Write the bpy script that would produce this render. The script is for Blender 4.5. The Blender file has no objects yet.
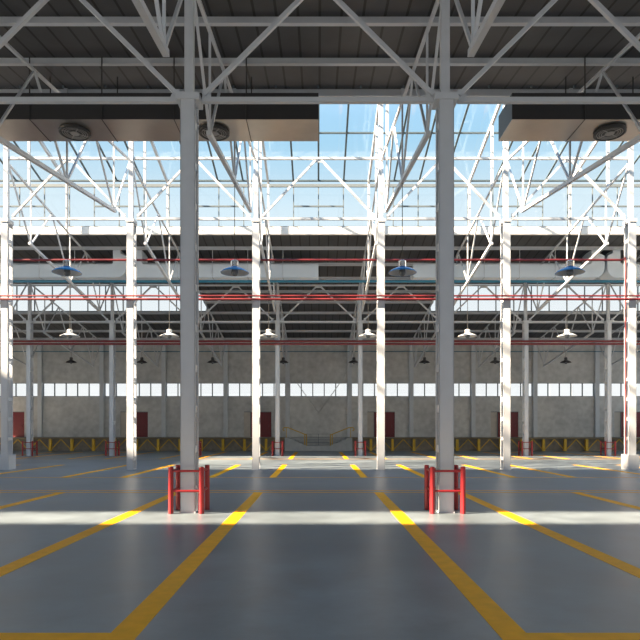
import bpy, math, random
from mathutils import Vector, Matrix
random.seed(7)
# ------------------------------------------------------------------ camera, sky, sun
H = 1.946            # camera height
U = 13.9             # distance of the first column row
S = 6.0              # bay width
def Y(d): return U*d
def Z(h): return H*(1+h)
scene = bpy.context.scene
C = scene.collection
cam = bpy.data.cameras.new('camera'); cam.lens = 33.75; cam.sensor_width = 36
cam.shift_x = 1.5/640; cam.shift_y = 109/640; cam.clip_end = 500
co = bpy.data.objects.new('camera', cam); C.objects.link(co)
co.location = (0, 0, H); co.rotation_euler = (math.radians(90), 0, 0)
scene.camera = co
scene.view_settings.view_transform = 'Standard'; scene.view_settings.look = 'None'
scene.view_settings.gamma = 1; scene.view_settings.use_curve_mapping = False
scene.view_settings.exposure = 0.0

world = bpy.data.worlds.new('sky'); scene.world = world; world.use_nodes = True
nt = world.node_tree; nt.nodes.clear()
wo = nt.nodes.new('ShaderNodeOutputWorld'); bg = nt.nodes.new('ShaderNodeBackground')
tc = nt.nodes.new('ShaderNodeTexCoord'); sp = nt.nodes.new('ShaderNodeSeparateXYZ')
cr = nt.nodes.new('ShaderNodeValToRGB')
nt.links.new(tc.outputs['Generated'], sp.inputs[0]); nt.links.new(sp.outputs['Z'], cr.inputs[0])
nt.links.new(cr.outputs[0], bg.inputs[0]); nt.links.new(bg.outputs[0], wo.inputs[0])
bg.inputs[1].default_value = 1.0
el = cr.color_ramp.elements
el[0].position = 0.0; el[0].color = (1, 1, 1, 1)
el[1].position = 1.0; el[1].color = (.55, .95, 1.6, 1)
for p, c in ((.10, (1, 1, 1, 1)), (.21, (.92, .97, 1, 1)), (.34, (.76, .91, 1, 1)), (.43, (.47, .77, 1, 1)), (.6, (.46, .78, 1.2, 1))):
    e = el.new(p); e.color = c

sun = bpy.data.lights.new('sun', 'SUN'); sun.energy = 46; sun.angle = math.radians(1.3); sun.color = (1, .77, .54)
so = bpy.data.objects.new('sun', sun); C.objects.link(so)
so.rotation_euler = Vector((1.6, .50, -1)).to_track_quat('-Z', 'Y').to_euler()
so.location = (-30, -10, 40)

# ------------------------------------------------------------------ materials
def mat(name, col, rough=.5, metal=0, noise=0, nscale=3, bump=0, col2=None, spec=.5):
    m = bpy.data.materials.new(name); m.use_nodes = True; n = m.node_tree
    b = n.nodes['Principled BSDF']
    b.inputs['Roughness'].default_value = rough; b.inputs['Metallic'].default_value = metal
    b.inputs['Specular IOR Level'].default_value = spec
    t = n.nodes.new('ShaderNodeTexCoord'); no = n.nodes.new('ShaderNodeTexNoise')
    no.inputs['Scale'].default_value = nscale; no.inputs['Detail'].default_value = 6
    n.links.new(t.outputs['Object'], no.inputs['Vector'])
    r = n.nodes.new('ShaderNodeValToRGB')
    c2 = col2 or tuple(max(0, c*(1-noise)) for c in col)
    r.color_ramp.elements[0].position = .3; r.color_ramp.elements[1].position = .7
    r.color_ramp.elements[0].color = (*c2, 1); r.color_ramp.elements[1].color = (*col, 1)
    n.links.new(no.outputs[0], r.inputs[0]); n.links.new(r.outputs[0], b.inputs['Base Color'])
    if bump:
        bp = n.nodes.new('ShaderNodeBump'); bp.inputs['Strength'].default_value = bump
        n.links.new(no.outputs[0], bp.inputs['Height']); n.links.new(bp.outputs[0], b.inputs['Normal'])
    return m
M = {}
M['steel'] = mat('white_paint', (.53, .56, .60), .42, noise=.06)
M['red'] = mat('red_paint', (.28, .011, .016), .38, noise=.15)
M['redpipe'] = mat('red_pipe_paint', (.19, .02, .024), .45, noise=.12)
M['rail'] = mat('brown_rail', (.20, .15, .07), .6, noise=.15)
M['yellow'] = mat('yellow_steel', (.62, .38, .02), .5, noise=.15)
M['line'] = mat('floor_line_paint', (.95, .45, .0), .6, noise=.15, nscale=5, spec=.2)
M['teal'] = mat('teal_sky_tint', (.03, .17, .26), .25, noise=.1)  # blue steel, with the pipe's sky reflection painted into the teal
M['blue'] = mat('blue_sky_reflection', (.03, .26, .75), .25, noise=.1)  # sky reflection on grey metal lamp shades, put into the base colour
M['lampwhite'] = mat('white_enamel', (.7, .7, .68), .35, noise=.05)
M['lampdark'] = mat('dark_enamel', (.05, .05, .055), .4, noise=.05)
M['inner'] = mat('shade_lining', (.42, .44, .46), .4, noise=.05)
M['bulb'] = mat('lamp_glass', (.12, .13, .14), .2, noise=.05)
M['chrome'] = mat('polished_steel', (.7, .7, .72), .2, 1, noise=.05)
M['cable'] = mat('black_cable', (.03, .03, .03), .6)
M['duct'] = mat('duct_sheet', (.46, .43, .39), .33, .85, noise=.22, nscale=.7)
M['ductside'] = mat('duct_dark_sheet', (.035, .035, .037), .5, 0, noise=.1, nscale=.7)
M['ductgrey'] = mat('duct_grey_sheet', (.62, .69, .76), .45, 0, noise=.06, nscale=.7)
M['frame'] = mat('dark_glazing_bar', (.07, .10, .12), .4)
M['frameg'] = mat('grey_glazing_bar', (.13, .16, .18), .4)
M['curb'] = mat('white_curb', (.80, .80, .78), .6, noise=.05)
M['reddoor'] = mat('red_door', (.15, .006, .012), .45, noise=.15)
M['greydoor'] = mat('grey_door', (.50, .47, .42), .6, noise=.12)
M['pier'] = mat('pier_paint', (.56, .60, .64), .7, noise=.08)
M['stair'] = mat('light_concrete', (.42, .43, .43), .75, noise=.15, bump=.05)
M['dock'] = mat('dark_concrete', (.26, .23, .19), .85, noise=.3, bump=.05)
M['ring'] = mat('grey_grille_ring', (.28, .27, .26), .5)
M['rubber'] = mat('black_grille', (.035, .035, .035), .5)

# concrete wall: mottled, with board joints
def wallmat():
    m = mat('grey_concrete', (.58, .59, .58), .85, col2=(.42, .435, .44), nscale=.35, bump=.06)
    n = m.node_tree; b = n.nodes['Principled BSDF']; src = b.inputs['Base Color'].links[0].from_socket
    t = n.nodes['Texture Coordinate'] if 'Texture Coordinate' in n.nodes else n.nodes.new('ShaderNodeTexCoord')
    no = n.nodes.new('ShaderNodeTexNoise'); no.inputs['Scale'].default_value = 2.2; no.inputs['Detail'].default_value = 8
    n.links.new(t.outputs['Object'], no.inputs['Vector'])
    mx = n.nodes.new('ShaderNodeMix'); mx.data_type = 'RGBA'; mx.blend_type = 'OVERLAY'; mx.inputs[0].default_value = .35
    n.links.new(src, mx.inputs[6]); n.links.new(no.outputs[0], mx.inputs[7]); n.links.new(mx.outputs[2], b.inputs['Base Color'])
    return m
M['wall'] = wallmat()
M['outer'] = mat('side_wall_panel', (.6, .6, .58), .8, noise=.1)
def floormat():
    m = mat('polished_concrete', (.165, .20, .232), .3, col2=(.092, .113, .132), nscale=.22, spec=.5)
    n = m.node_tree; b = n.nodes['Principled BSDF']; src = b.inputs['Base Color'].links[0].from_socket
    t = n.nodes['Texture Coordinate']
    no = n.nodes.new('ShaderNodeTexNoise'); no.inputs['Scale'].default_value = 1.1; no.inputs['Detail'].default_value = 9; no.inputs['Roughness'].default_value = .65
    n.links.new(t.outputs['Object'], no.inputs['Vector'])
    mx = n.nodes.new('ShaderNodeMix'); mx.data_type = 'RGBA'; mx.blend_type = 'OVERLAY'; mx.inputs[0].default_value = .75
    n.links.new(src, mx.inputs[6]); n.links.new(no.outputs[0], mx.inputs[7]); n.links.new(mx.outputs[2], b.inputs['Base Color'])
    mr = n.nodes.new('ShaderNodeMapRange'); mr.inputs[3].default_value = .22; mr.inputs[4].default_value = .48
    n.links.new(no.outputs[0], mr.inputs[0]); n.links.new(mr.outputs[0], b.inputs['Roughness'])
    return m
M['floor'] = floormat()
def roofmat():          # dark roof sheets with joints every 0.6 m across the hall
    m = mat('dark_roof_sheet', (.060, .062, .068), .55, col2=(.044, .045, .048), nscale=1.2)
    n = m.node_tree; b = n.nodes['Principled BSDF']; src = b.inputs['Base Color'].links[0].from_socket
    t = n.nodes['Texture Coordinate']; s = n.nodes.new('ShaderNodeSeparateXYZ'); n.links.new(t.outputs['Object'], s.inputs[0])
    a = n.nodes.new('ShaderNodeMath'); a.operation = 'DIVIDE'; a.inputs[1].default_value = .6; n.links.new(s.outputs['X'], a.inputs[0])
    f = n.nodes.new('ShaderNodeMath'); f.operation = 'FRACT'; n.links.new(a.outputs[0], f.inputs[0])
    l = n.nodes.new('ShaderNodeMath'); l.operation = 'LESS_THAN'; l.inputs[1].default_value = .12; n.links.new(f.outputs[0], l.inputs[0])
    mx = n.nodes.new('ShaderNodeMix'); mx.data_type = 'RGBA'
    n.links.new(l.outputs[0], mx.inputs[0]); n.links.new(src, mx.inputs[6]); mx.inputs[7].default_value = (.003, .003, .003, 1)
    n.links.new(mx.outputs[2], b.inputs['Base Color'])
    return m
M['roof'] = roofmat()
def glassmat(name, tint):
    m = bpy.data.materials.new(name); m.use_nodes = True; n = m.node_tree; n.nodes.clear()
    o = n.nodes.new('ShaderNodeOutputMaterial'); mx = n.nodes.new('ShaderNodeMixShader')
    tr = n.nodes.new('ShaderNodeBsdfTransparent'); tr.inputs[0].default_value = (*tint, 1)
    gl = n.nodes.new('ShaderNodeBsdfGlossy'); gl.inputs['Roughness'].default_value = .02
    lw = n.nodes.new('ShaderNodeLayerWeight'); lw.inputs[0].default_value = .5
    pw = n.nodes.new('ShaderNodeMath'); pw.operation = 'POWER'; pw.inputs[1].default_value = 5; n.links.new(lw.outputs['Facing'], pw.inputs[0])
    fr = n.nodes.new('ShaderNodeMath'); fr.operation = 'MULTIPLY_ADD'; fr.inputs[1].default_value = .9; fr.inputs[2].default_value = .03; n.links.new(pw.outputs[0], fr.inputs[0])
    n.links.new(fr.outputs[0], mx.inputs[0]); n.links.new(tr.outputs[0], mx.inputs[1]); n.links.new(gl.outputs[0], mx.inputs[2])
    n.links.new(mx.outputs[0], o.inputs[0]); return m
M['glass'] = glassmat('clear_glass', (.97, .99, .995))

# ------------------------------------------------------------------ mesh helpers
class MB:
    def __init__(s): s.v = []; s.f = []
    def add(s, vs, fs):
        o = len(s.v); s.v += [tuple(p) for p in vs]; s.f += [tuple(i+o for i in f) for f in fs]; return s
    def box(s, x0, x1, y0, y1, z0, z1):
        v = [(x, y, z) for x in (x0, x1) for y in (y0, y1) for z in (z0, z1)]
        return s.add(v, [(0, 1, 3, 2), (4, 6, 7, 5), (0, 4, 5, 1), (2, 3, 7, 6), (0, 2, 6, 4), (1, 5, 7, 3)])
    def beam(s, p, q, w, h, up=(0, 0, 1)):     # w across, h in the 'up' direction
        p = Vector(p); q = Vector(q); d = (q-p).normalized(); u = Vector(up)
        if abs(d.dot(u)) > .98: u = Vector((0, 1, 0))
        r = d.cross(u).normalized(); u = r.cross(d)
        v = []
        for e in (p, q):
            for a, b in ((-1, -1), (1, -1), (1, 1), (-1, 1)): v.append(e+r*a*w/2+u*b*h/2)
        return s.add(v, [(3, 2, 1, 0), (4, 5, 6, 7)]+[(i, (i+1) % 4, 4+(i+1) % 4, 4+i) for i in range(4)])
    def angle(s, p, q, w, t=.014, up=(0, 0, 1)):  # rolled T-like section: web + flange, readable at close range
        p = Vector(p); q = Vector(q); d = (q-p).normalized(); u = Vector(up)
        if abs(d.dot(u)) > .98: u = Vector((0, 1, 0))
        r = d.cross(u).normalized(); u = r.cross(d)
        s.beam(p, q, w*.8, w*.8, u)
        return s
    def tube(s, p, q, r, n=10, cap=True):
        p = Vector(p); q = Vector(q); d = (q-p).normalized()
        a = d.orthogonal().normalized(); b = d.cross(a)
        v = [e+(a*math.cos(2*math.pi*i/n)+b*math.sin(2*math.pi*i/n))*r for e in (p, q) for i in range(n)]
        f = [(i, (i+1) % n, n+(i+1) % n, n+i) for i in range(n)]
        if cap: f += [tuple(range(n-1, -1, -1)), tuple(range(n, 2*n))]
        return s.add(v, f)
    def path(s, pts, r, n=8):
        for a, b in zip(pts, pts[1:]): s.tube(a, b, r, n)
        return s
    def lathe(s, prof, c=(0, 0, 0), n=24):
        v = [(c[0]+r*math.cos(2*math.pi*i/n), c[1]+r*math.sin(2*math.pi*i/n), c[2]+z) for r, z in prof for i in range(n)]
        f = [(k*n+i, k*n+(i+1) % n, (k+1)*n+(i+1) % n, (k+1)*n+i) for k in range(len(prof)-1) for i in range(n)]
        return s.add(v, f)
    def prism(s, poly, y0, y1):               # polygon in XZ extruded along Y
        n = len(poly); v = [(x, y0, z) for x, z in poly]+[(x, y1, z) for x, z in poly]
        return s.add(v, [tuple(range(n)), tuple(range(2*n-1, n-1, -1))]+[(i, n+i, n+(i+1) % n, (i+1) % n) for i in range(n)])
    def slab(s, x0, x1, a, b, t):             # sloped sheet from a=(y,z) to b=(y,z), thickness t upwards
        v = [(x, y, z+k) for x in (x0, x1) for (y, z) in (a, b) for k in (0, t)]
        return s.add(v, [(0, 1, 3, 2), (4, 6, 7, 5), (0, 4, 5, 1), (2, 3, 7, 6), (0, 2, 6, 4), (1, 5, 7, 3)])
    def build(s, name, m, parent=None, loc=(0, 0, 0), smooth=False, **k):
        me = bpy.data.meshes.new(name); me.from_pydata(s.v, [], s.f); me.materials.append(M[m]); me.update()
        import bmesh
        b = bmesh.new(); b.from_mesh(me); bmesh.ops.recalc_face_normals(b, faces=b.faces); b.to_mesh(me); b.free()
        if smooth:
            for p in me.polygons: p.use_smooth = True
        o = bpy.data.objects.new(name, me); C.objects.link(o); o.location = loc
        if parent: o.parent = parent
        for a, v in k.items(): o[a] = v
        return o
def empty(name, loc=(0, 0, 0), **k):
    o = bpy.data.objects.new(name, None); C.objects.link(o); o.location = loc; o.empty_display_size = .3
    for a, v in k.items(): o[a] = v
    return o
def copy_tree(o, parent=None):
    c = o.copy(); C.objects.link(c)
    if parent: c.parent = parent
    for ch in [x for x in bpy.data.objects if x.parent == o]: copy_tree(ch, c)
    return c
ORD = ['', 'second ', 'third ', 'fourth ', 'fifth ', 'sixth ', 'seventh ', 'eighth ', 'ninth ', 'tenth ']
def place(i, n):                               # words for the i-th of n from the left
    if i == 0: return 'leftmost'
    if i == n-1: return 'rightmost'
    if n % 2 and i == n//2: return 'middle one'
    if i < n/2: return ORD[i].strip()+' from the left'
    return ORD[n-1-i].strip()+' from the right'

# ------------------------------------------------------------------ structure
XW = 34.0                                       # side walls
YW = 58.3                                       # rear wall
D1, D2, D3, D4 = 1.0, 2.06, 3.12, YW/U
RS = 1.09
def uh(d): return 5.45+RS*(d-1) if d <= D2 else 5.45+RS*(3.12-d)      # upper chord
def lh(d): return uh(d)-1.47                                          # lower chord
def rh(d): return uh(d)+.20                                           # roof underside
MB().box(-XW, XW, -9, YW+1, -.3, 0).build('floor', 'floor', kind='structure')

c = MB()                                         # roof sheets
def sheet(x0, x1, a, b): c.slab(x0, x1, (Y(a), Z(rh(a))), (Y(b), Z(rh(b))), .12)
sheet(-XW, XW, -.65, .463); sheet(-XW, XW, .578, 1.562); sheet(-XW, XW, 2.6, 3.21)
sheet(-9.2, 9.2, 3.21, 3.65); sheet(-XW, XW, 3.65, D4+.05)
ceil = c.build('ceiling', 'roof', kind='structure')
# north-light hoods beside the centre: opaque slope, cheeks
for sx in (-1, 1):
    a, b = (9.2, XW) if sx > 0 else (-XW, -9.2)
    m = MB().slab(a, b, (Y(3.21), Z(rh(3.21))), (Y(3.67), Z(6.32)), .1)
    xk = 9.2*sx
    v = [(xk, Y(3.21), Z(rh(3.21))), (xk, Y(3.65), Z(rh(3.65))), (xk, Y(3.65), Z(6.32))]
    w = [(p[0]+.06*sx, p[1], p[2]) for p in v]
    m.add(v+w, [(0, 1, 2), (5, 4, 3), (0, 3, 4, 1), (1, 4, 5, 2), (2, 5, 3, 0)])
    m.build('roof_hood', 'roof', ceil)
# purlins under the sheets
for d in [-.48, -.31, -.13, .05, .22, .40, .60, .84, 1.015, 1.196, 1.372, 1.545, 2.775, 2.95, 3.12, 3.30, 3.46, 3.64, 3.81, 3.99, 4.16]:
    spans = [(-XW, XW)] if not 3.22 < d < 3.62 else [(-9.2, 9.2)]
    for x0, x1 in spans:
        z = Z(rh(d))
        if d == 1.545: z += .01
        t_ = .25 if d == 1.545 else .185
        m = MB().box(x0, x1, Y(d)-.03, Y(d)+.03, z-t_, z+.0)
        m.box(x0, x1, Y(d)-.07, Y(d)+.07, z-t_-.02, z-t_)
        m.build('purlin', 'steel', ceil, label='light grey steel purlin')
MB().box(-XW, XW, Y(2.6)-.04, Y(2.6)+.16, Z(5.94)+.17, Z(6.17)+.17).build('trim_1', 'curb', kind='structure')
MB().box(-XW, XW, Y(1.53)+.02, Y(1.53)+.16, Z(6.24), Z(6.34)).build('trim_2', 'curb', kind='structure')
# strip light in the roof close to the camera
w = empty('window_1', (0, Y(.49), Z(rh(.49))), kind='structure')
def child(mb, name, m, par, **k):
    o = mb.build(name, m, par, **k); o.matrix_parent_inverse = Matrix.Translation(-par.location); return o
child(MB().slab(-XW, XW, (Y(.463), Z(rh(.463))+.06), (Y(.578), Z(rh(.578))+.06), .01), 'glass', 'glass', w)
# the glazed lantern along the ridge
LX0, LX1 = -31.8, 33.6
EH, RH_ = 7.60, 8.50
w = empty('window_2', (0, Y(D2), Z(6.3)), kind='structure')
dd = D2-1.53
for s_ in (-1, 1):
    e = D2+s_*(dd-.02); b = D2+s_*(dd+.01)
    child(MB().slab(LX0, LX1, (Y(D2), Z(RH_)), (Y(e), Z(EH)), .012), 'sloping_glass', 'glass', w)
    child(MB().box(LX0, LX1, Y(b)-.006, Y(b)+.006, Z(6.17), Z(EH)-.08), 'upright_glass', 'glass', w)
    g = MB(); v = MB(); n = int((LX1-LX0)/1.5)
    for k in range(-21, 23):
        x = k*1.5
        g.beam((x, Y(D2), Z(RH_)+.0), (x, Y(e), Z(EH)), .10, .05)
        v.box(x-.03, x+.03, Y(b)-.02, Y(b)+.02, Z(6.17), Z(EH)-.05)
    for t in (.46, ):
        yy = Y(D2)+(Y(e)-Y(D2))*t; zz = Z(RH_)+(Z(EH)-Z(RH_))*t
        g.box(LX0, LX1, yy-.04, yy+.04, zz-.04, zz+.04)
    g.box(LX0, LX1, Y(e)-.05, Y(e)+.05, Z(EH)-.06, Z(EH)+.03)
    v.box(LX0, LX1, Y(b)-.05, Y(b)+.05, Z(EH)-.22, Z(EH)-.05)
    for k in range(-5, 6):
        v.box(k*S-1.5, k*S+1.5, Y(b)-.045, Y(b)+.035, Z(6.89)-.04, Z(6.89)+.04)
    child(g, 'sloping_glazing_bars', 'frame', w); child(v, 'upright_glazing_bars', 'frameg', w)
for x in (LX0, LX1):
    v = [(x, Y(1.52), Z(6.17)), (x, Y(2.6), Z(6.17)), (x, Y(2.59), Z(EH)), (x, Y(D2), Z(RH_)), (x, Y(1.54), Z(EH))]
    m = MB(); m.add(v+[(p[0]+.01, p[1], p[2]) for p in v], [(0, 1, 2, 3, 4), (9, 8, 7, 6, 5)]+[(i, (i+1) % 5, 5+(i+1) % 5, 5+i) for i in range(5)])
    child(m, 'gable_glass', 'glass', w)
# lantern frames over the column lines: rafters, posts
for i in range(6):
    x = -15+6*i
    for s_ in (-1, 1):
        child(MB().beam((x, Y(D2), Z(RH_)-.14), (x, Y(D2+s_*dd), Z(EH)-.14), .12, .16), 'rafter', 'steel', w)
    for d in (1.54, 1.883, 2.237, 2.575):
        top = RH_-(RH_-EH)*abs(d-D2)/dd
        child(MB().box(x-.06, x+.06, Y(d)-.06, Y(d)+.06, Z(uh(d)), Z(top)-.16), 'post', 'steel', w)
# side north lights
for k, sx in enumerate((-1, 1)):
    a, b = (9.2, XW) if sx > 0 else (-XW, -9.2)
    w = empty('window_%d' % (3+k), ((a+b)/2, Y(3.65), Z(rh(3.65))), kind='structure')
    z0, z1 = Z(rh(3.65)), Z(6.27)
    child(MB().box(a, b, Y(3.65)-.006, Y(3.65)+.006, z0, z1), 'glass', 'glass', w)
    m = MB()
    for j in range(-23, 24):
        x = j*1.5
        if a+.1 < x < b-.1: m.box(x-.035, x+.035, Y(3.65)-.05, Y(3.65)+.05, z0, z1)
    m.box(a, b, Y(3.65)-.05, Y(3.65)+.05, z1-.07, z1); m.box(a, b, Y(3.65)-.06, Y(3.65)+.06, z0-.1, z0+.1)
    child(m, 'glazing_bars', 'frameg', w)

# walls
ztop = Z(rh(D4))
WZ0, WZ1 = Z(1.62), Z(2.30)                      # window strip
DZ = 1.17                                        # dock height
doorx = [k*S for k in (-5, -3, -1, 1, 3, 5)]
m = MB()
m.box(-XW, XW, YW, YW+.35, WZ1, ztop+.1)
edges = [-XW]
for k in range(-5, 6): edges += [k*S-2.79, k*S+2.79]
edges += [XW]
for a, b in zip(edges[0::2], edges[1::2]): m.box(a, b, YW, YW+.35, WZ0, WZ1)
e2 = [-XW]
m.box(-XW, XW, YW, YW+.35, 3.64, WZ0); m.box(-XW, XW, YW, YW+.35, 0, DZ)
for x in doorx: e2 += [x-1.25, x+1.42]
e2 += [XW]
for a, b in zip(e2[0::2], e2[1::2]): m.box(a, b, YW, YW+.35, DZ, 3.64)
m.build('wall_back', 'wall', kind='structure')
m = MB()                                        # unseen side walls; open bays added below the band to let daylight in
m.box(-XW-.3, -XW, -9, 28, 8.5, 16.5).box(-XW-.3, -XW, 28, YW+.3, 4.2, 16.5)
for k in range(10): m.box(-XW-.3, -XW, -9+7.5*k, -8.6+7.5*k, 0, 8.5)
m.build('wall_left', 'outer', kind='structure')
m = MB().box(XW, XW+.3, -9, YW+.3, 9.0, 16.5)
for k in range(10): m.box(XW, XW+.3, -9+7.5*k, -8.6+7.5*k, 0, 9.0)
m.build('wall_right', 'outer', kind='structure')
for k in range(-5, 6):
    x = k*S
    w = empty('window_%d' % (10+k), (x, YW, WZ0), kind='structure')
    child(MB().box(x-2.79, x+2.79, YW+.1, YW+.11, WZ0, WZ1), 'glass', 'glass', w)
    m = MB()
    for j in range(6):
        xx = x-2.79+5.58*j/5; m.box(xx-.045, xx+.045, YW+.06, YW+.16, WZ0, WZ1)
    m.box(x-2.79, x+2.79, YW+.06, YW+.16, WZ0, WZ0+.05); m.box(x-2.79, x+2.79, YW+.06, YW+.16, WZ1-.05, WZ1)
    child(m, 'window_frame', 'frame', w)
for i, x in enumerate(doorx):
    d = empty('door_%d' % (i+1), (x, YW, DZ), kind='structure')
    child(MB().box(x-.6, x+1.42, YW+.08, YW+.14, DZ, 3.64), 'door_leaf', 'reddoor', d, label='dark red door leaf')
    child(MB().box(x-1.25, x-.62, YW+.10, YW+.16, DZ, 3.64), 'side_panel', 'greydoor', d, label='grey brown fixed panel')
    child(MB().box(x-.63, x-.58, YW+.02, YW+.16, DZ, 3.64).box(x-1.25, x+1.42, YW+.02, YW+.16, 3.58, 3.64), 'door_frame', 'frameg', d)
    child(MB().box(x+1.12, x+1.17, YW+.02, YW+.08, 2.1, 2.4), 'handle', 'reddoor', d)
for j in range(10):                             # wall piers
    x = -27+6*j
    MB().box(x-.2, x+.2, YW-.25, YW, DZ, ztop-.25).box(x-.26, x+.26, YW-.30, YW, WZ1-.1, WZ1+.05).build('trim_%d' % (3+j), 'pier', kind='structure')
m = MB()
for s_ in (-1, 1):
    m.tube((s_*2.85, YW-.12, H+57*YW/600), (0, YW-.12, H+16*YW/600), .035)
o = m.build('wall_brace', 'wall', label='thin V shaped steel brace across the middle wall windows', category='brace')
m = MB().tube((-XW, YW-.32, H+77*YW/600), (XW, YW-.32, H+77*YW/600), .035)
m.build('conduit', 'teal', label='thin dark conduit running high along the back concrete wall', category='pipe')

# ------------------------------------------------------------------ floor lines
def fl(x0, x1, y0, y1, lab, grp=None):
    o = MB().box(x0, x1, y0, y1, -.004, .004).build('floor_line', 'line', label=lab, category='floor line')
    if grp: o['group'] = grp
LX = [1.84, 4.33, 7.87, 10.27, 13.87, 16.27, 19.87, 22.27]
where = ['nearest the middle aisle', 'second out from the middle aisle', 'third out from the middle aisle', 'fourth out from the middle aisle',
         'fifth out from the middle aisle', 'sixth out from the middle aisle', 'seventh out from the middle aisle', 'eighth out from the middle aisle']
for s_, side in ((-1, 'left'), (1, 'right')):
    for i, x in enumerate(LX):
        a, b = sorted((s_*(x-.14), s_*(x+.14)))
        if i < 3: fl(a, b, 5.72, 18.36, 'foreground yellow bay line, %s side, %s' % (side, where[i]), 'foreground bay lines')
        if i < 6: fl(a, b, 24.11, 32.6, 'mid-hall yellow bay line, %s side, %s' % (side, where[i]), 'middle bay lines')
        fl(a, b, 39.0, 50.5, 'far yellow bay line, %s side, %s' % (side, where[i]), 'far bay lines')
    a, b = sorted((s_*1.70, s_*12)); fl(a, b, 5.42, 5.72, 'yellow cross line at the bottom edge, %s side' % side)
    a, b = sorted((s_*3.0, s_*24))
for yy, lab in ((18.98, 'thin yellow cross line behind the near columns, farther of a close pair'), (18.42, 'thin yellow cross line behind the near columns, nearer of a close pair'),
                (24.05, 'thin yellow cross line between the near and bright columns'), (38.9, 'faint yellow cross line before the guarded rear columns')):
    fl(-24, 24, yy-.05, yy+.05, lab)

# ------------------------------------------------------------------ columns
CW, CD = .35, .42
def channel(y0, sgn, h, CW):
    m = MB(); a, b = sorted((y0, y0+sgn*.025)); m.box(-CW/2, CW/2, a, b, 0, h)
    a, b = sorted((y0, y0+sgn*.07))
    for s_ in (-1, 1):
        x0, x1 = sorted((s_*CW/2, s_*(CW/2-.022))); m.box(x0, x1, a, b, 0, h)
    return m
def make_column(h, posttop, plinth=False, CW=.345, CD=.42, cap=.27):
    r = empty('steel_column')
    channel(0, 1, h, CW).build('channel', 'steel', r); channel(CD, -1, h, CW).build('channel', 'steel', r)
    bm = None
    n = int((h-.6)/.95)
    for k in range(n+1):
        for s_ in (-1, 1):
            if bm is None:
                bm = MB().box(-.008, .008, .03, CD-.03, 0, .16).build('batten', 'steel', r); o = bm
            else: o = bm.copy(); C.objects.link(o)
            o.parent = r; o.location = (s_*(CW/2-.032), 0, .45+k*.95)
    MB().box(-CW/2-.012, CW/2+.012, -.012, CD+.012, 0, .03).build('base_plate', 'steel', r)
    MB().box(-cap, cap, -.04, CD+.04, h-.02, h+.14).build('cap_plate', 'steel', r)
    MB().box(-.10, .10, .11, .31, h+.1, posttop).build('post', 'steel', r)
    if plinth: MB().box(-.26, .26, -.09, CD+.09, 0, .72).build('plinth', 'steel', r)
    return r
c1 = make_column(Z(3.97)-.07, Z(uh(1))-.07); c2 = make_column(Z(5.13)-.07, Z(RH_)-.24, CW=.335, CD=.5, cap=.19)
c2p = make_column(Z(5.13)-.07, Z(RH_)-.24, True, CW=.335, CD=.5, cap=.19); c3 = make_column(Z(4.0)-.07, Z(uh(3.12))-.07, CW=.32, cap=.22)
used = set()
def put(proto, **k):
    o = proto if proto.name not in used else copy_tree(proto)
    used.add(proto.name); used.add(o.name)
    for a, v in k.items():
        if a == 'loc': o.location = v
        else: o[a] = v
    return o
for i, x in enumerate((-3, 3)):
    put(c1, loc=(x-.032, U, 0), label='large near white steel column in a red guard frame, %s of the two' % ('left', 'right')[i], category='column', group='near columns')
for i in range(6):
    x = -15+6*i
    l = ('tall sunlit white steel column without guard, %s' % (place(i-1, 4)+' of the four in full view')) if 0 < i < 5 else \
        'tall white column with a stepped plinth at the %s edge' % ('left' if i == 0 else 'right, red pipes beside it')
    put(c2p if i in (0, 5) else c2, loc=(x, Y(D2), 0), label=l, category='column', group='middle row columns')
for i in range(8):
    put(c3, loc=(-20.97+6*i, Y(D3), 0), label='small rear grey-white column in a red guard, %s of the eight' % place(i, 8), category='column', group='rear row columns')

# red guards
def make_guard():
    r = empty('column_guard'); a = .352
    post = MB().tube((0, 0, 0), (0, 0, 1.06), .06, 14)
    for x in (-a, a):
        for y in (-a, a):
            MB().add([(v[0]+x, v[1]+y, v[2]) for v in post.v], post.f).lathe([(.06, 1.06), (.05, 1.08), (.001, 1.085)], (x, y, 0), 14).build('post', 'red', r)
    for z in (.98, .52):
        for s_ in (-1, 1):
            MB().tube((-a, s_*a, z), (a, s_*a, z), .027).build('rail', 'red', r)
            MB().tube((s_*a, -a, z), (s_*a, a, z), .027).build('rail', 'red', r)
    return r
g = make_guard()
for i, x in enumerate((-3.04, 3.04)):
    put(g, loc=(x if x < 0 else 2.968, 14.14, 0), label='large red tubular guard around the near %s column' % ('left', 'right')[i], category='guard', group='near column guards')
for i in range(8):
    put(g, loc=(-20.97+6*i, Y(D3)+.21, 0), label='small distant red guard around a rear column, %s of the eight' % place(i, 8), category='guard', group='rear column guards')

# ------------------------------------------------------------------ trusses
def bay_truss(yc, hb, ht):
    r = empty('bay_truss', (0, 0, 0)); zb, zt = Z(hb), Z(ht)
    MB().box(-2.73, 2.73, -.06, .06, zb-.055, zb+.055).build('bottom_chord', 'steel', r)
    MB().box(-2.90, 2.90, -.06, .06, zt-.05, zt+.05).build('top_chord', 'steel', r)
    for s_ in (-1, 1):
        MB().angle((s_*2.70, 0, zb+.12), (s_*.14, 0, zt-.08), .12).build('diagonal', 'steel', r)
        MB().prism([(s_*2.73, zb-.05), (s_*2.73, zb+.26), (s_*2.6, zb+.26), (s_*2.46, zb-.05)], -.012, .012).build('gusset_plate', 'steel', r)
    MB().prism([(-.3, zt-.18), (.3, zt-.18), (.22, zt+.02), (-.22, zt+.02)], -.014, .014).build('gusset_plate', 'steel', r)
    return r
t1 = bay_truss(0, 3.97, 5.38); t2 = bay_truss(0, 5.19, 6.68); t3 = bay_truss(0, 4.0, 5.36)
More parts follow.
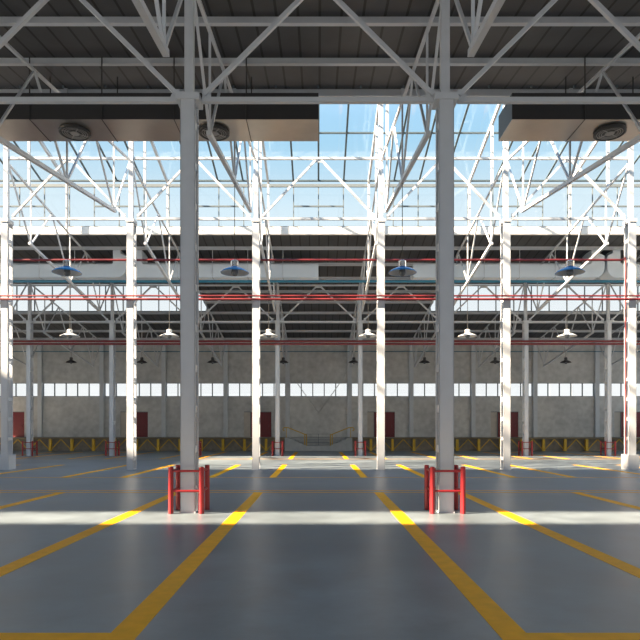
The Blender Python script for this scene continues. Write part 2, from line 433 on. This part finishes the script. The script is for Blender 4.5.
for i in range(3):
    put(t1, loc=(-6+6*i, U+.21, 0), label='near grey roof truss crossing the picture top, %s of three bays' % place(i, 3), category='truss', group='near cross trusses')
for i in range(5):
    put(t2, loc=(-12+6*i, Y(D2)+.21, 0), label='sunlit white truss bay below the glass roof, %s of five' % place(i, 5), category='truss', group='sunlit cross trusses')
for i in range(9):
    put(t3, loc=(-24+6*i, Y(D3)+.21, 0), label='small rear truss bay between the guarded rear columns, %s of nine' % place(i, 9), category='truss', group='rear cross trusses')

def span_truss(s, e=None):
    r = empty('roof_truss', (0, 0, 0)); L = 1.06
    off = .21/U
    P = lambda d, f: (0, Y(d+off), Z(f(min(d, 99))))
    T = [s, s+L/3, s+2*L/3, s+L]; N = [s+L/6, s+L/2, s+5*L/6]
    T = [min(t, D4-.03) for t in T]
    a, b = T[0]+.008, T[-1]-.008
    MB().angle(P(a, uh), P(b, uh), .11).build('top_chord', 'steel', r)
    MB().angle(P(N[0]-.012, lh), P(N[2]+.012, lh), .16).build('bottom_chord', 'steel', r)
    for i in range(3):
        MB().angle(P(N[i], lh), P(T[i]+(.012 if i == 0 else 0), uh), .085).build('diagonal', 'steel', r)
        MB().angle(P(N[i], lh), P(T[i+1]-(.012 if i == 2 else 0), uh), .085).build('diagonal', 'steel', r)
        MB().angle(P(N[i], lh), P(N[i], uh), .075, up=(0, 1, 0)).build('vertical', 'steel', r)
        y = Y(N[i]+off); z = Z(lh(N[i]))
        m = MB(); m.add([(x, y+dy, z+dz) for x in (-.012, .012) for dy, dz in ((-.15, -.05), (.15, -.05), (.11, .2), (-.11, .2))],
              [(0, 1, 2, 3), (7, 6, 5, 4)]+[(i_, (i_+1) % 4, 4+(i_+1) % 4, 4+i_) for i_ in range(4)])
        m.build('gusset_plate', 'steel', r)
    return r
spans = [(-.06, (-3, 3), 'dim roof truss overhead before near columns', 'overhead trusses'),
         (1.0, (-9, -3, 3, 9), 'truss rising from near columns toward glass roof', 'rising front trusses'),
         (2.06, (-21, -15, -9, -3, 3, 9, 15, 21), 'truss descending between bright and rear columns', 'falling trusses'),
         (3.12, (-27, -21, -15, -9, -3, 3, 9, 15, 21, 27), 'dim far truss between rear columns and wall', 'far trusses')]
for s, xs, lab, grp in spans:
    p = span_truss(s)
    for i, x in enumerate(xs):
        put(p, loc=(x, 0, 0), label='%s, %s of %s' % (lab, ('left', 'right')[i] if len(xs) == 2 else place(i, len(xs)), {2: 'two', 4: 'four', 8: 'eight', 10: 'ten'}[len(xs)]), category='truss', group=grp)

# ------------------------------------------------------------------ ducts
DB, DT = Z(5.035), Z(5.47)
def diffuser(x, yc, par, r0=.5):
    z = DB
    d = child(MB().lathe([(r0-.02, 0), (r0, -.03), (r0, -.10), (r0-.05, -.12), (r0-.07, -.10), (r0-.07, -.02)], (x, yc, z), 40), 'diffuser', 'rubber', par)
    m = MB(); k_ = child(MB().lathe([(r0-.06, -.06), (.001, -.06)], (x, yc, z), 36), 'dark_backing', 'rubber', par); k_.parent = d; k_.matrix_parent_inverse = Matrix.Identity(4)
    for q in (.38, .31, .24):
        m.lathe([(q, -.09), (q+.022, -.095), (q+.022, -.085), (q, -.08), (q, -.09)], (x, yc, z), 36)
    m.lathe([(.15, -.09), (.13, -.11), (.001, -.112)], (x, yc, z), 24)
    for k in range(4):
        a = k*math.pi/2+.6; m.beam((x+.12*math.cos(a), yc+.12*math.sin(a), z-.085), (x+.43*math.cos(a), yc+.43*math.sin(a), z-.085), .03, .02)
    g_ = m.build('grille_rings', 'ring', d); g_.matrix_parent_inverse = d.matrix_parent_inverse.copy(); g_.matrix_parent_inverse = Matrix.Identity(4)
    return d
def straight_duct(name, x0, x1, dn, df, lab, joints, diffs, top_rod, mside, munder):
    r = empty(name, ((x0+x1)/2, Y(dn), DB), label=lab, category='duct', group='ventilation ducts')
    y0, y1 = Y(dn), Y(df)
    child(MB().box(x0, x1, y0, y1, DB+.012, DT), 'duct_body', mside, r)
    child(MB().box(x0, x1, y0, y1, DB, DB+.011), 'underside_panel', munder, r, label='beige sheet metal underside')
    for x in joints:
        child(MB().box(x-.012, x+.012, y0-.012, y1+.012, DB-.012, DT+.012), 'joint_flange', 'ductside', r)
        for yy in (y0-.02, y1+.02):
            child(MB().tube((x, yy, DB), (x, yy, Z(rh(yy/U))), .022, 6), 'hanger_rod', 'ductside', r)
    for x in diffs: diffuser(x, (y0+y1)/2, r)
    return r
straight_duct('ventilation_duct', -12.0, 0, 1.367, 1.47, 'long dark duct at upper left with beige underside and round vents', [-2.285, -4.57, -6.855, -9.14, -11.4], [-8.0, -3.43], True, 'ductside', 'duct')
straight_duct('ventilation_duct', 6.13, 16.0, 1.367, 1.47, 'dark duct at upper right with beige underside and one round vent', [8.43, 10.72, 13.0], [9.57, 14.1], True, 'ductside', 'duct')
# rear ducts with risers
def elbow_duct(x0, x1, riser_at, lab, joints):
    """x0..x1 the run, riser at one end; riser_at = 'r' or 'l'"""
    y0, y1 = Y(2.79), Y(2.89); top = Z(rh(2.84))-.02
    def pr(xe, sg, xfar):   # sg=+1: riser at right end xe
        R = .62; pts = [(xfar, DB)]
        for k in range(9):
            a = k/8*math.pi/2; pts.append((xe-sg*R+sg*R*math.sin(a), DB+R-R*math.cos(a)))
        pts += [(xe, DT+.55), (xe-sg*.36, DT+.72), (xe-sg*.36, top), (xe-sg*.84, top), (xe-sg*.84, DT+.10), (xe-sg*.95, DT), (xfar, DT)]
        return pts
    poly = pr(x1, 1, x0) if riser_at == 'r' else pr(x0, -1, x1)
    r = empty('ventilation_duct', ((x0+x1)/2, y0, DB), label=lab, category='duct', group='ventilation ducts')
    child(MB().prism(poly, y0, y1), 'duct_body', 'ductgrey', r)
    for x in joints:
        child(MB().box(x-.012, x+.012, y0-.012, y1+.012, DB-.012, DT+.012), 'joint_flange', 'frameg', r)
        child(MB().tube((x, y0-.02, DB), (x, y0-.02, Z(rh(y0/U))-.02), .02, 6), 'hanger_rod', 'steel', r)
elbow_duct(-22, -12.45, 'r', 'pale grey far duct at left edge, rounded riser beside a bright column', [-20.3, -18.05, -15.75])
elbow_duct(-12.27, 0, 'l', 'pale grey far duct ending at the picture middle', [-2.3, -4.57, -6.85, -9.1])
elbow_duct(6.13, 18.5, 'r', 'pale grey far duct right of the middle, riser at its right end', [8.43, 10.72, 13.0, 15.3])
elbow_duct(18.68, 24, 'l', 'pale grey far duct at the right edge, riser at its left end', [21.5])

# ------------------------------------------------------------------ pipes
def pipe(pts, r, m, lab, n=10):
    MB().path(pts, r, n).build('pipe', m, label=lab, category='pipe', smooth=False)
def PZ(py, d): return H+(429-py)*Y(d)/600
yb = Y(2.06)+.62
def PB(py): return H+(429-py)*yb/600
pipe([(-15, yb, PB(260)), (14.73, yb, PB(260)), ], .055, 'redpipe', 'single upper red pipe running behind the bright columns')
yf = Y(2.06)-.12
def PF(py): return H+(429-py)*yf/600
pipe([(-16.5, yf, PF(295.8)), (16.5, yf, PF(295.8))], .040, 'redpipe', 'thin red pipe before the bright columns, upper of the close pair')
pipe([(-16.5, yf-.02, PF(299.3)), (16.5, yf-.02, PF(299.3))], .055, 'redpipe', 'red pipe before the bright columns, lower of the close pair')
pipe([(14.77, yb, PB(260)), (14.77, Y(2.06)+.22, PB(260)), (14.77, Y(2.06)+.22, .75)], .033, 'redpipe', 'upright red pipe running down the rightmost white column')
y3 = Y(3.12)-.14
def P3(py): return H+(429-py)*y3/600
pipe([(-25, y3, P3(341.2)), (25, y3, P3(341.2))], .07, 'redpipe', 'far red pipe before the rear columns, upper of the pair')
pipe([(-25, y3, P3(344)), (25, y3, P3(344))], .07, 'redpipe', 'far red pipe before the rear columns, lower of the pair')
yt = Y(2.75)
pipe([(-24, yt, H+(429-281.4)*yt/600), (24, yt, H+(429-281.4)*yt/600)], .085, 'teal', 'blue pipe with painted teal sky reflection, running just below the far ducts', 12)

# ------------------------------------------------------------------ lamps
def make_lamp(shade, neck, drop, lining='inner'):
    r = empty('pendant_lamp')
    MB().lathe([(.50, 0), (.505, .012), (.43, .08), (.30, .15), (.17, .20), (.14, .22)], n=36).build('lamp_shade', shade, r, smooth=True)
    MB().lathe([(.49, .004), (.42, .065), (.29, .135), (.12, .18)], n=36).build('shade_lining', lining, r, smooth=True)
    MB().lathe([(.14, .21), (.14, .42), (.09, .45), (.03, .46)], n=20).build('lamp_neck', neck, r, smooth=False)
    MB().lathe([(.07, .2), (.11, .10), (.12, .0), (.10, -.07), (.05, -.11), (.001, -.12)], n=18).build('bulb', 'bulb', r, smooth=True)
    MB().tube((0, 0, .45), (0, 0, drop), .014, 6).build('cable', 'cable', r)
    return r
zl = Z(2.87)
def drop(d): return Z(lh(d))-zl-.03
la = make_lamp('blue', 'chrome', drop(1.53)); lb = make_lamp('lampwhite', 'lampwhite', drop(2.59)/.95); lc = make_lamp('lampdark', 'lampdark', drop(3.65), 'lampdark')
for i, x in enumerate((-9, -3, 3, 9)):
    put(la, loc=(x, Y(1.53)+.21, zl), label='large pendant lamp with painted blue sky reflection, hanging from a truss, %s of the four' % place(i, 4), category='lamp', group='blue pendant lamps')
for i in range(6):
    o = put(lb, loc=(-15+6*i, Y(2.59)+.21, zl), label='white pendant lamp before the dark ceiling, %s of the six' % place(i, 6), category='lamp', group='white pendant lamps'); o.scale = (1.15, 1.15, .95)
for i in range(8):
    o = put(lc, loc=(-21+6*i, Y(3.65)+.21, zl+.05), label='small dark pendant lamp against the concrete wall, %s of the eight' % place(i, 8), category='lamp', group='dark pendant lamps'); o.scale = (.9,)*2+(1,)

# ------------------------------------------------------------------ dock and stairs
DY = 53.0
for s_, side in ((-1, 'left'), (1, 'right')):
    r = empty('loading_dock', (s_*18, DY, 0), label='raised concrete dock with yellow zigzag bracing, %s of the stairs' % side, category='dock', group='loading docks')
    a, b = sorted((s_*3.0, s_*(XW-.02)))
    child(MB().box(a, b, DY, YW-.02, DZ-.12, DZ), 'deck', 'dock', r)
    child(MB().box(a, b, DY+.45, YW-.02, .005, DZ-.12), 'dock_wall', 'dock', r)
    child(MB().box(a, b, DY-.02, DY, DZ-.10, DZ-.03), 'edge_rail', 'rail', r)
    n = 16
    for k in range(n+1):
        xx = s_*(4.64+1.91*k-1.91*(k == 0)*.0)
        child(MB().box(xx-.11, xx+.11, DY+.02, DY+.24, .002, DZ-.14), 'brace_post', 'yellow', r)
        for q in (-1, 1):
            if s_*(xx+q*.95) > 3.0 and abs(xx+q*.95) < XW-.05:
                child(MB().beam((xx+q*.08, DY+.08, .12), (xx+q*.93, DY+.08, DZ-.16), .06, .07, (0, 1, 0)), 'diagonal', 'yellow', r)
r = empty('staircase', (0, DY, 0), label='pale concrete double stairs with yellow handrails at the wall centre', category='stairs')
child(MB().box(-1.15, 1.15, DY+.1, DY+2.0, 0, .46), 'landing', 'stair', r)
child(MB().box(-2.98, 2.98, DY+2.0, YW-.02, 0, DZ), 'upper_platform', 'stair', r)
for s_ in (-1, 1):
    for k in range(5):
        x0 = 1.15+.32*k; a, b = sorted((s_*x0, s_*(x0+.32)))
        child(MB().box(a, b, DY+.16, DY+2.0, 0, .46+.142*(k+1)), 'step', 'stair', r)
    a, b = sorted((s_*2.75, s_*2.98)); child(MB().box(a, b, DY+.16, DY+2.0, 0, DZ), 'step', 'stair', r)
    child(MB().prism([(s_*1.12, 0), (s_*2.98, 0), (s_*2.98, DZ+.02), (s_*2.80, DZ+.02), (s_*1.12, .50)], DY, DY+.15), 'side_wall', 'stair', r)
    pts = [(s_*3.0, DZ+.62), (s_*3.12, DZ+.66), (s_*3.15, DZ+.80), (s_*3.05, DZ+.90), (s_*2.7, DZ+.90), (s_*1.22, 1.48), (s_*1.22, .5)]
    m = MB().path([(x, DY+.08, z) for x, z in pts], .04)
    m.tube((s_*1.05, DY+.08, .46), (s_*1.05, DY+.08, 1.44), .04).tube((s_*1.05, DY+.08, 1.44), (s_*1.22, DY+.08, 1.48), .04)
    m.tube((s_*2.85, DY+.08, DZ), (s_*2.85, DY+.08, DZ+.9), .03)
    child(m, 'handrail', 'yellow', r, label='yellow tubular handrail')
m = MB()
for z in (1.48, 1.2, .95, .72): m.tube((-1.15, DY+1.96, z), (1.15, DY+1.96, z), .018, 6)
for x in (-1.12, 0, 1.12): m.tube((x, DY+1.96, .46), (x, DY+1.96, 1.48), .02, 6)
child(m, 'back_rail', 'frameg', r)
bpy.context.view_layer.update()
